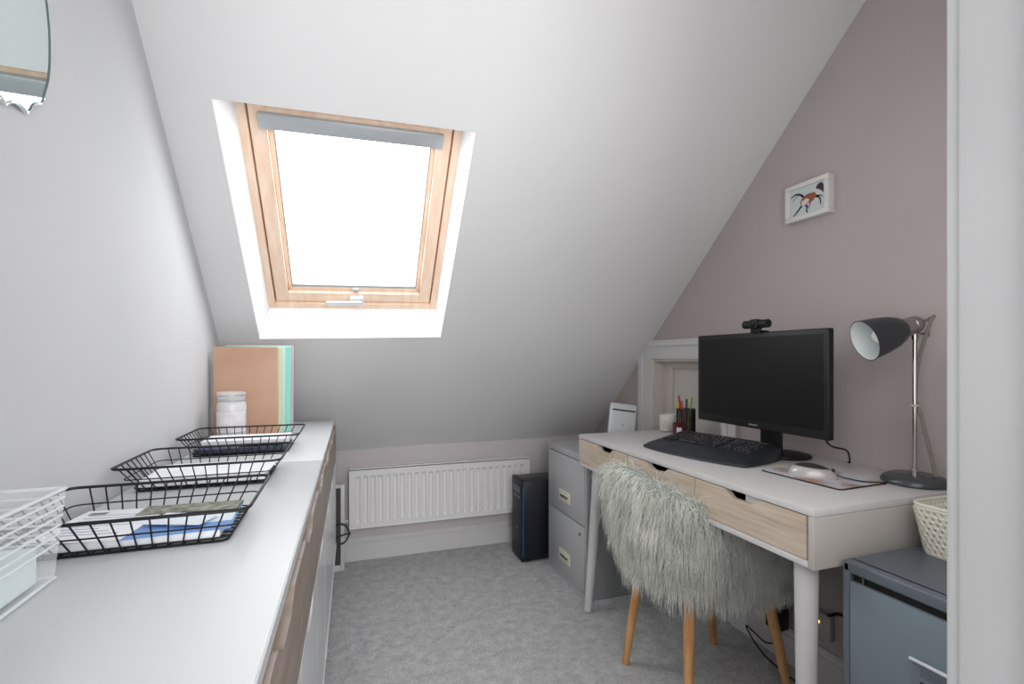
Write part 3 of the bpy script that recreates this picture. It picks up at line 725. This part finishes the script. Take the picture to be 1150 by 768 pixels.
# rows from the back; y+ is the left end for the sitter (facing +x)
yl = Lk-.014
for r_, x in enumerate(xr):
    # main block
    if r_ == 0: ws = [kp]*13
    elif r_ == 1: ws = [kp]*13+[kp*2]
    elif r_ == 2: ws = [kp*1.5]+[kp]*12+[kp*1.5]
    elif r_ == 3: ws = [kp*1.8]+[kp]*11+[kp*2.2]
    elif r_ == 4: ws = [kp*2.3]+[kp]*10+[kp*2.7]
    else: ws = [kp*1.5, kp*1.2, kp*1.3, kp*6, kp*1.3, kp*1.2, kp*1.2, kp*1.3]
    y = yl; sc_ = 15*kp*.985/sum(ws) if r_ else 15*kp*.985/(13*kp)
    for w_ in ws:
        w_ *= sc_ if r_ else sc_; key(x-.006*(1-((y-w_/2-.07)/.14)**2)*0, y-w_/2, w_); y -= w_
    y = yl-15*kp-.006                   # navigation block
    for j in range(3):
        if r_ in (1, 2) or (r_ == 4 and j == 1) or r_ == 5: key(x, y-kp*(j+.5), kp)
    y -= 3*kp+.006
    for j in range(4):                  # number block
        if r_ >= 1 and r_ < 6 and (r_ in (1, 3, 5) or j < 3): key(x, y-kp*(j+.5), kp)
g = MB(); g.box((Dk-.012, -Lk+.06, kz(Dk-.01)-.001), (Dk-.006, -Lk+.10, kz(Dk-.008)+.0008)); g.build('brand_mark', 'badge', kb, local=True)

# ------------------------------------------------------------------ mouse pad + mouse
pd = thing('mouse_pad', 'rectangular photo-printed mouse pad on the desk under the mouse', 'mouse pad', (1.272, 1.028, DZ), .05)
g = MB(); pl = rrect(-.095, .095, -.12, .12, .012, 4); g.prism(pl, lambda a, b_, d: (a, b_, d), .0005, .0035); g.build('rubber_backing', 'black_soft', pd, local=True)
g = MB(); pl = rrect(-.093, .093, -.118, .118, .011, 4); g.prism(pl, lambda a, b_, d: (a, b_, d), .0036, .0046); g.build('printed_surface', 'pad', pd, local=True)
ms = thing('computer_mouse', 'silver and black computer mouse on the photo mouse pad', 'mouse', (1.238, 1.028, DZ+.005), .25)
def dome(ax, ay, h, cut0, cut1, sx=1.):
    g = MB(); nu, nv = 28, 12; vs = []
    for j in range(nv+1):
        v = lerp(cut0, cut1, j/nv)
        for i in range(nu):
            a = 2*PI*i/nu; c_ = math.cos(v); k = 1+.12*math.cos(a)
            x_ = ax*c_*math.cos(a); y_ = ay*c_*math.sin(a)*(1-.12*math.cos(a)); z_ = h*math.sin(v)**.9*(1-.12*math.cos(a)*c_)
            vs.append((x_, y_, z_))
    g.add(vs, [(j*nu+i, j*nu+(i+1) % nu, (j+1)*nu+(i+1) % nu, (j+1)*nu+i) for j in range(nv) for i in range(nu)])
    return g
g = dome(.060, .033, .036, 0.0, .80); g.add([(0, 0, 0)], []); g.build('lower_shell', 'mouse_silver', ms, 60, local=True)
g = dome(.0604, .0334, .0365, .78, PI/2-.001); g.build('upper_shell', 'mouse_black', ms, 60, local=True)
g = MB(); g.tube([(.045, 0, .024), (.052, 0, .020)], .005, 12); g.build('scroll_wheel', 'black_soft', ms, local=True)
# the long axis of the mouse follows local x; turn it to point away from the sitter
g = MB(); g.tube(spline([(.058, 0, .010), (.08, -.004, .006), (.12, -.006, .0035), (.17, .02, .003)], 6), .0018, 8); g.build('cord', 'black_soft', ms, local=True)
ms.rotation_euler = (0, 0, -.95)

# ------------------------------------------------------------------ desk lamp
lp = thing('desk_lamp', 'dark grey desk lamp with bell shade and chrome stem, at the near desk end', 'lamp', (1.445, .895, DZ))
L0 = Vector((1.445, .895, DZ))
g = MB(); g.lathe([(0, 0), (.070, 0), (.075, .004), (.075, .009), (.069, .018), (.055, .024), (.012, .027), (0, .027)], 48, L0); g.build('base', 'lamp_base', lp)
g = MB(); g.tube([L0+Vector((0, 0, .025)), L0+Vector((0, 0, .395))], .0055, 16); g.lathe([(.009, .025), (.009, .04), (.006, .043)], 16, L0); stem = g.build('stem', 'chrome', lp)
g = MB(); g.lathe([(.0056, 0), (.009, .001), (.009, .005), (.0056, .006)], 16, L0+Vector((0, 0, .205))); g.tube([L0+Vector((.004, -.010, .208)), L0+Vector((-.004, .010, .208))], .0025, 8); g.build('cable_clip', 'cord_white', stem)
piv = L0+Vector((0, 0, .425)); ax = Vector((-.80, .34, -.29)).normalized()
g = MB(); g.tube([L0+Vector((0, 0, .385)), L0+Vector((0, 0, .40)), piv+Vector((-.012, .006, -.008))], .008, 14); g.tube([L0+Vector((.004, -.004, .400)), L0+Vector((.022, -.016, .400))], .0035, 10); g.lathe([(.009, 0), (.011, .003), (.009, .007), (0, .007)], 12, L0+Vector((.020, -.014, .400)), (.78, -.62, 0)); g.build('joint', 'chrome', lp)
sk0 = piv-ax*.008
g = MB(); g.lathe([(0, -.012), (.008, -.012), (.018, -.006), (.023, .004), (.024, .012), (.022, .016), (.024, .02), (.025, .034), (.027, .046)], 32, sk0, ax); g.build('bulb_holder', 'pewter', lp)
prof = [(.026, .040), (.035, .052), (.044, .073), (.050, .100), (.054, .127), (.0555, .142)]
g = MB(); g.lathe(prof, 48, sk0, ax); g.lathe([(.0555, .142), (.0565, .1435), (.0545, .1435)], 48, sk0, ax); sh = g.build('shade', 'lamp_grey', lp)
g = MB(); g.lathe([(r_-.0015, h_) for r_, h_ in prof]+[(.0545, .1435)], 48, sk0, ax); g.build('shade_lining', 'lamp_in', sh)
g = MB(); g.lathe([(.012, .05), (.014, .07), (.019, .085), (.0215, .097), (.019, .110), (.010, .118), (0, .120)], 24, sk0, ax); g.build('bulb', 'bulb', lp)
cab = [sk0-ax*.012, sk0-ax*.035+Vector((.0, -.004, .006)), Vector((1.462, .862, 1.210)), Vector((1.458, .868, 1.19)), Vector((1.455, .893, 1.09)), Vector((1.452, .897, 1.0)), Vector((1.452, .893, .975)), Vector((1.455, .88, .92)), Vector((1.464, .858, .80)), Vector((1.466, .855, DZ+.023))]
g = MB(); g.tube(spline(cab, 6), .0044, 8); g.build('cable', 'cable_grey', lp)

# ------------------------------------------------------------------ candle, red jar, pen pot
c1 = thing('candle', 'cream candle in a clear glass with rose-gold lettering, left of the pen pot', 'candle', (1.405, 1.905, DZ))
g = MB(); g.lathe([(0, 0), (.033, 0), (.036, .004), (.037, .078), (.035, .078), (.034, .008), (0, .008)], 32, c1.location); g.build('glass_cup', 'jar_glass', c1)
g = MB(); g.lathe([(0, .009), (.0335, .010), (.0338, .055), (.01, .056), (0, .056)], 32, c1.location); g.build('wax', 'wax_cream', c1)
g = MB()
for i, yy in enumerate((.02, .034, .048)):
    pts = []
    for j in range(10):
        a = math.radians(-165+j*6+i*3); pts.append(c1.location+Vector((.0376*math.cos(a), .0376*math.sin(a), yy+.004*math.sin(j*2.4))))
    g.tube(pts, .0013, 5)
g.build('printed_lettering', 'gold', c1)
pp = thing('pen_pot', 'black mesh pen pot full of pens, left of the monitor', 'pen pot', (1.452, 1.835, DZ))
g = MB(); Rr = .040; Hh = .108; c = pp.location
g.lathe([(0, .001), (Rr, .001), (Rr, .006)], 40, c)
for hh in [.006+i*.005 for i in range(21)]: g.tube([c+Vector((Rr*math.cos(2*PI*j/32), Rr*math.sin(2*PI*j/32), hh)) for j in range(32)], .0010, 4, True)
for j in range(48):
    a = 2*PI*j/48; g.tube([c+Vector((Rr*math.cos(a), Rr*math.sin(a), .003)), c+Vector((Rr*math.cos(a), Rr*math.sin(a), Hh))], .0010, 4)
g.build('mesh_cup', 'black_metal', pp)
g = MB(); g.tube([c+Vector((Rr*math.cos(2*PI*j/32), Rr*math.sin(2*PI*j/32), Hh)) for j in range(32)], .0024, 8, True); g.build('rim', 'black_metal', pp)
pens = [('pen_red', -.020, .018, .17, 'red pen standing tallest in the pen pot'), ('pen_red', -.012, .024, .155, 'second red pen, leaning beside the tallest red pen in the pot'), ('pen_yellow', -.026, .026, .14, 'yellow highlighter at the left side of the pen pot'), ('pen_blue', .0, -.004, .155, 'dark blue pen in the middle of the pen pot'), ('pen_black', .010, .008, .15, 'black pen in the middle of the pen pot'), ('pen_orange', -.016, .004, .145, 'orange pencil in the pen pot'), ('pen_green', .008, -.026, .165, 'lime green pen leaning right in the pen pot')]
for k_, (mm, dx, dy, ln, lab) in enumerate(pens):
    g = MB(); b0v = Vector((c.x+dx*.35, c.y+dy*.35, c.z+.004)); tp = Vector((c.x+dx*1.15, c.y+dy*1.15, c.z+ln))
    d_ = (tp-b0v).normalized()
    pt = thing('pen', lab, 'pen', tuple(b0v), 0, 'pens in the mesh pot')
    g.tube([b0v, tp-d_*.035], .0042, 10); g.build('barrel', mm, pt)
    g = MB(); g.tube([tp-d_*.035, tp-d_*.006, tp], [.0046, .0046, .002], 10); g.build('cap', mm, pt)
rj = thing('candle', 'small dark red glass candle with white label in front of the pen pot', 'candle', (1.385, 1.795, DZ))
g = MB(); g.lathe([(0, 0), (.024, 0), (.026, .004), (.026, .052), (.024, .052), (.0235, .044), (0, .044)], 28, rj.location); g.build('glass_cup', 'red_glass', rj)
g = MB(); vs = []
for i in range(7):
    a = math.radians(lerp(-150, -105, i/6)); vs += [rj.location+Vector((.0264*math.cos(a), .0264*math.sin(a), .012)), rj.location+Vector((.0264*math.cos(a), .0264*math.sin(a), .036))]
g.add(vs, [(2*i, 2*i+2, 2*i+3, 2*i+1) for i in range(6)]); g.build('label', 'label_white', rj)

# ------------------------------------------------------------------ horse picture
pf = thing('picture_frame', 'small white box frame with a prancing horse drawing on the mauve wall', 'picture', (XR, 1.275, 1.64))
fx = 1.503; y0, y1, z0, z1 = 1.190, 1.357, 1.585, 1.713; b_ = .016
g = MB()
for lo, hi in (((y0, z0), (y1, z0+b_)), ((y0, z1-b_), (y1, z1)), ((y0, z0+b_), (y0+b_, z1-b_)), ((y1-b_, z0+b_), (y1, z1-b_))): g.box((fx, lo[0], lo[1]), (XR-.0005, hi[0], hi[1]), .001)
g.build('frame', 'frame_white', pf)
pr = MB().box((fx+.008, y0+b_-.001, z0+b_-.001), (fx+.012, y1-b_+.001, z1-b_+.001)).build('print', 'print', pf)
hx = fx+.0076
def H(u, v): return (hx, lerp(y1-b_, y0+b_, u), lerp(z1-b_, z0+b_, v))    # u left-right, v top-down (0..1)
def blob(mb, pts, mi, dx=0.):
    P_ = spline([(u, v, 0) for u, v in pts+pts[:1]], 5)[:-1]
    vs = [(hx-dx, *H(p_.x, p_.y)[1:]) for p_ in P_]; mb.add(vs, [tuple(range(len(vs)))], mi)
def stroke(mb, pts, w0, w1, mi, dx=0.0002):
    P_ = spline([(u, v*.66, 0) for u, v in pts], 6); n_ = len(P_); L_ = []; R_ = []
    for i, p_ in enumerate(P_):
        d_ = (P_[min(i+1, n_-1)]-P_[max(i-1, 0)]).normalized(); nn = Vector((-d_.y, d_.x, 0)); w_ = lerp(w0, w1, i/(n_-1))
        for s_, A_ in ((1, L_), (-1, R_)):
            q_ = p_+nn*w_*s_; A_.append((hx-dx, *H(q_.x, q_.y/.66)[1:]))
    vs = L_+R_; mb.add(vs, [(i, i+1, n_+i+1, n_+i) for i in range(n_-1)], mi)
g = MB()
blob(g, [(.33, .42), (.45, .32), (.62, .30), (.74, .40), (.72, .56), (.58, .62), (.42, .66), (.30, .58)], 1)
blob(g, [(.34, .50), (.48, .44), (.56, .54), (.46, .66), (.34, .64)], 2, .0003)
blob(g, [(.60, .38), (.68, .30), (.76, .20), (.86, .24), (.86, .38), (.78, .52), (.70, .56)], 2, .0002)
blob(g, [(.60, .34), (.70, .30), (.76, .46), (.66, .56), (.58, .50)], 1, .0004)
blob(g, [(.74, .20), (.80, .08), (.90, .06), (.96, .18), (.95, .42), (.90, .34), (.82, .26)], 0, .0005)
stroke(g, [(.40, .36), (.28, .22), (.14, .18), (.02, .26)], .03, .012, 0)
stroke(g, [(.30, .24), (.18, .28), (.06, .42)], .02, .01, 3)
stroke(g, [(.38, .60), (.30, .72), (.20, .84), (.10, .96)], .03, .014, 0)
stroke(g, [(.44, .62), (.50, .76), (.48, .86), (.52, .97)], .03, .014, 0)
stroke(g, [(.62, .56), (.58, .70), (.54, .82)], .018, .01, 1)
stroke(g, [(.76, .46), (.84, .56), (.87, .68), (.88, .82)], .025, .012, 0)
stroke(g, [(.74, .50), (.84, .48), (.94, .56)], .022, .010, 4)
g.build('horse_drawing', ['horse_dark', 'horse_brown', 'horse_cream', 'horse_pink', 'horse_green'], pr, 0, fix=False)

# ------------------------------------------------------------------ wall cord, sockets, adapter
g = MB(); g.tube(spline([(XR-.004, .76, 1.14), (XR-.004, .795, 1.185), (XR-.004, .825, 1.165), (XR-.004, .82, 1.12), (XR-.004, .78, 1.08)], 8), .0035, 8)
tag(g.build('cord_loop', 'cord_white'), 'pale cord looped on the mauve wall, half hidden behind the door lining', 'cord')
sk = thing('wall_socket', 'grey double wall socket with an orange neon under the desk', 'socket', (XR, 1.27, .2))
MB().box((XR-.022, 1.19, .165), (XR-.0005, 1.335, .25), .004).build('face_plate', 'socket', sk)
g = MB(); g.lathe([(0, 0), (.006, 0), (.005, .003), (0, .004)], 12, (XR-.022, 1.235, .215), (-1, 0, 0)); g.build('neon_light', 'neon', sk)
ad = thing('power_adapter', 'black power adapter plugged in behind the near desk leg', 'adapter', (XR-.05, 1.38, .17))
MB().box((XR-.075, 1.345, .125), (XR-.024, 1.405, .235), .006).build('adapter_body', 'black_plastic', ad)
g = MB(); g.tube(spline([(XR-.05, 1.37, .127), (XR-.05, 1.36, .09), (XR-.07, 1.40, .06), (XR-.06, 1.47, .06), (XR-.04, 1.53, .05), (XR-.06, 1.46, .02), (XR-.08, 1.35, .006), (XR-.09, 1.1, .005)], 8), .0028, 8); g.build('cable', 'black_soft', ad)
el = MB(); el.tube(spline([(XR-.02, 1.20, .25), (XR-.01, 1.15, .27), (XR-.01, 1.02, .24), (XR-.012, .85, .18)], 8), .005, 8); tag(el.build('power_cable', 'black_soft'), 'black power cable running from the wall socket towards the blue-grey cabinet', 'cable')

# ------------------------------------------------------------------ chair and sheepskin
ch = thing('tub_chair', 'tub chair with round beech legs pushed under the desk, under the sheepskin', 'chair', (1.16, 1.375, 0))
CX, CY = 1.165, 1.39
def rimz(ph):                                  # ph = angle, 0 = front (+x), pi = back
    c_ = (1-math.cos(ph))/2
    return .475+.245*(c_**1.42)
def shell(ph, t, off=0.):
    """t 0..1 : under centre -> bottom edge -> rim (t=.62) -> inside -> seat centre"""
    ry, rx = .262+off, (.295 if math.cos(ph) < 0 else .27)+off
    rz_ = rimz(ph)+off
    cosp, sinp = math.cos(ph), math.sin(ph)
    sq = 1/((abs(cosp)**3+abs(sinp)**3)**(1/3))*.965
    zb_ = .39-off*.6
    if t < .18: k = .80*t/.18; z = zb_+.02*(k/.80)**2
    elif t < .6:
        u = (t-.18)/.42; k = .80+.20*math.sin(u*PI/2); z = lerp(zb_+.02, rz_, u)
    elif t < .68: u = (t-.6)/.08; k = 1-.10*u; z = rz_+.012*math.sin(u*PI)
    elif t < .9:
        u = (t-.68)/.22; k = lerp(.90, .74, u); z = lerp(rz_, .455+off, min(1, u*1.1)**.8)
    else: u = (t-.9)/.1; k = .74*(1-u); z = .455+off-.012*u
    return Vector((CX+rx*sq*k*cosp, CY+ry*sq*k*sinp, z))
NP = 72
def shell_mesh(ts, off):
    g = MB(); vs = []
    for t in ts:
        for i in range(NP): vs.append(shell(2*PI*i/NP, t, off))
    g.add(vs, [(j*NP+i, j*NP+(i+1) % NP, (j+1)*NP+(i+1) % NP, (j+1)*NP+i) for j in range(len(ts)-1) for i in range(NP)]); return g
shell_mesh([i/48 for i in range(49)], -.012).build('seat_shell', 'chair_shell', ch, 70)
for tx, ty, bx, by in ((1.0, 1.50, .96, 1.545), (1.0, 1.25, .96, 1.20), (1.28, 1.24, 1.352, 1.20), (1.28, 1.50, 1.352, 1.545)):
    MB().tube([(tx, ty, .41), (bx, by, .0)], [.0185, .0125], 20).build('leg', 'beech', ch)
g = MB(); g.tube([(1.0, 1.50, .40), (1.28, 1.50, .40), (1.28, 1.24, .40), (1.0, 1.25, .40)], .011, 8, True); g.build('under_frame', 'black_metal', ch)

g = shell_mesh([.16]+[lerp(.18, 1, i/40) for i in range(41)], .012)
# strands of fleece
def strands(N):
    V = []; F = []
    ncl = 1500
    # clump seeds
    cph = rng.uniform(0, 2*PI, ncl); ct = rng.uniform(.17, .97, ncl)
    cdir = rng.normal(0, 1, (ncl, 3)); clen = rng.uniform(.85, 1.2, ncl)
    seg = 6; ns = 3
    base = 0
    ts = np.where(rng.random(N) < .72, rng.uniform(.175, .70, N), rng.uniform(.68, .96, N))
    phs = rng.uniform(0, 2*PI, N)
    cpts = np.array([shell(a, b_, .012)[:] for a, b_ in zip(cph, ct)])
    verts = np.zeros((N, seg+1, ns, 3)); 
    for i in range(N):
        ph, t = phs[i], ts[i]
        p_ = shell(ph, t, .012)
        e = 1e-2
        du = shell(ph+e, t, .012)-p_; dt = shell(ph, min(t+e*.5, .999), .012)-p_
        nn = du.cross(dt)
        if nn.length < 1e-9: nn = Vector((0, 0, 1))
        nn.normalize()
        # outward: away from the tub wall centre line
        out_ = Vector((p_.x-CX, p_.y-CY, 0))
        if out_.length > 0: out_.normalize()
        if t < .6:
            if nn.dot(out_) < 0: nn = -nn
        elif nn.dot(Vector((-out_.x*.6, -out_.y*.6, 1))) < 0: nn = -nn
        pv = np.array(p_[:])
        ci = int(np.argmin(((cpts-pv)**2).sum(1)))
        rim = math.exp(-((t-.62)/.09)**2)
        inside = t > .68
        Ls = (.088 if not inside else .055)*clen[ci]*rng.uniform(.8, 1.15)
        if t < .3: Ls *= .95
        n_ = np.array(nn[:]); dirc = cdir[ci]
        g_ = np.array((0, 0, -1.))
        # start direction, then bends to hang along the surface
        d0 = n_*.50+dirc*.16+rng.normal(0, .09, 3)+g_*.25
        if inside: d0 = n_*.6+dirc*.40+rng.normal(0, .15, 3)
        cl = (cpts[ci]-pv)*.55
        pos = pv-n_*.004; d_ = d0/np.linalg.norm(d0)
        w = rng.uniform(.0007, .0012)
        side = np.cross(d_, g_+1e-3); side /= np.linalg.norm(side)+1e-9
        curl = rng.normal(0, 1, 3)*.16*(1+rim*1.3); ph0 = rng.uniform(0, 2*PI)
        step = Ls/seg
        for k_ in range(seg+1):
            f = k_/seg; wr = w*(1-.75*f)
            b2 = np.cross(d_, side); 
            for q_ in range(ns):
                a_ = 2*PI*q_/ns; verts[i, k_, q_] = pos+(side*math.cos(a_)+b2*math.sin(a_))*wr
            grav = .55 if not inside else .12
            d_ = d_+g_*grav*(1-.2*f)*.9*(1-rim*.15)+cl*3.0*f+curl*math.sin(ph0+f*5)*1.0-(.10 if not inside else 0)*n_*f
            d_ /= np.linalg.norm(d_)
            side = side-d_*side.dot(d_); side /= np.linalg.norm(side)+1e-9
            pos = pos+d_*step
    nv = N*(seg+1)*ns
    idx = np.arange(nv).reshape(N, seg+1, ns)
    a = idx[:, :-1, :]; b_ = np.roll(idx, -1, 2)[:, :-1, :]; c_ = np.roll(idx, -1, 2)[:, 1:, :]; d_ = idx[:, 1:, :]
    faces = np.stack([a, b_, c_, d_], -1).reshape(-1, 4)
    return verts.reshape(-1, 3), faces
sv, sf = strands(26000)
th = thing('sheepskin_throw', 'long-haired pale grey-green sheepskin throw draped over the tub chair', 'throw', (CX, CY, .4))
g.build('hide', 'hide', th, 70)
me = bpy.data.meshes.new('fleece')
me.vertices.add(len(sv)); me.vertices.foreach_set('co', (sv-np.array([CX, CY, .4])).ravel())
me.loops.add(sf.size); me.loops.foreach_set('vertex_index', sf.ravel().astype(np.int32))
me.polygons.add(len(sf)); me.polygons.foreach_set('loop_start', np.arange(0, sf.size, 4, dtype=np.int32))
me.polygons.foreach_set('use_smooth', np.ones(len(sf), dtype=bool))
me.update(calc_edges=True); me.materials.append(M['fur'])
fo = bpy.data.objects.new('fleece', me); COL.objects.link(fo); fo.parent = th; fo['kind'] = 'stuff'

# ------------------------------------------------------------------ light, world, camera
wd = bpy.data.worlds.new('world'); sc.world = wd; wd.use_nodes = True
bg = wd.node_tree.nodes['Background']; bg.inputs['Color'].default_value = (.80, .88, 1, 1); bg.inputs['Strength'].default_value = 1.0
def area(name, loc, rot, sx, sy, e, col=(1, 1, 1)):
    l = bpy.data.lights.new(name, 'AREA'); l.shape = 'RECTANGLE'; l.size = sx; l.size_y = sy; l.energy = e; l.color = col
    o = bpy.data.objects.new(name, l); COL.objects.link(o); o.location = loc; o.rotation_euler = rot; return o
area('hallway_fill_light', (.15, -1.3, 1.35), (math.radians(88), 0, 0), 1.0, 1.3, 36, (1, .99, .98))  # unseen fill lamp added behind the camera to brighten the room
area('room_fill_light', (.50, .34, 1.32), (math.radians(89), 0, math.radians(-4)), 1.1, .9, 8.0, (1, .985, .97))
cd = bpy.data.cameras.new('camera'); cam = bpy.data.objects.new('camera', cd); COL.objects.link(cam)
cd.sensor_width = 36; cd.sensor_fit = 'HORIZONTAL'; cd.lens = 551/1150*36; cd.shift_y = 19/1150; cd.clip_start = .02
cam.location = (0, 0, 1.10); cam.rotation_euler = (PI/2, 0, -math.atan(188/551))
sc.camera = cam
sc.view_settings.view_transform = 'Standard'; sc.view_settings.look = 'None'; sc.view_settings.exposure = 0.; sc.view_settings.gamma = 1.
try:
    sc.cycles.use_denoising = True; sc.cycles.max_bounces = 12; sc.cycles.diffuse_bounces = 6; sc.cycles.transparent_max_bounces = 24
    sc.cycles.sample_clamp_indirect = 4.
except Exception: pass
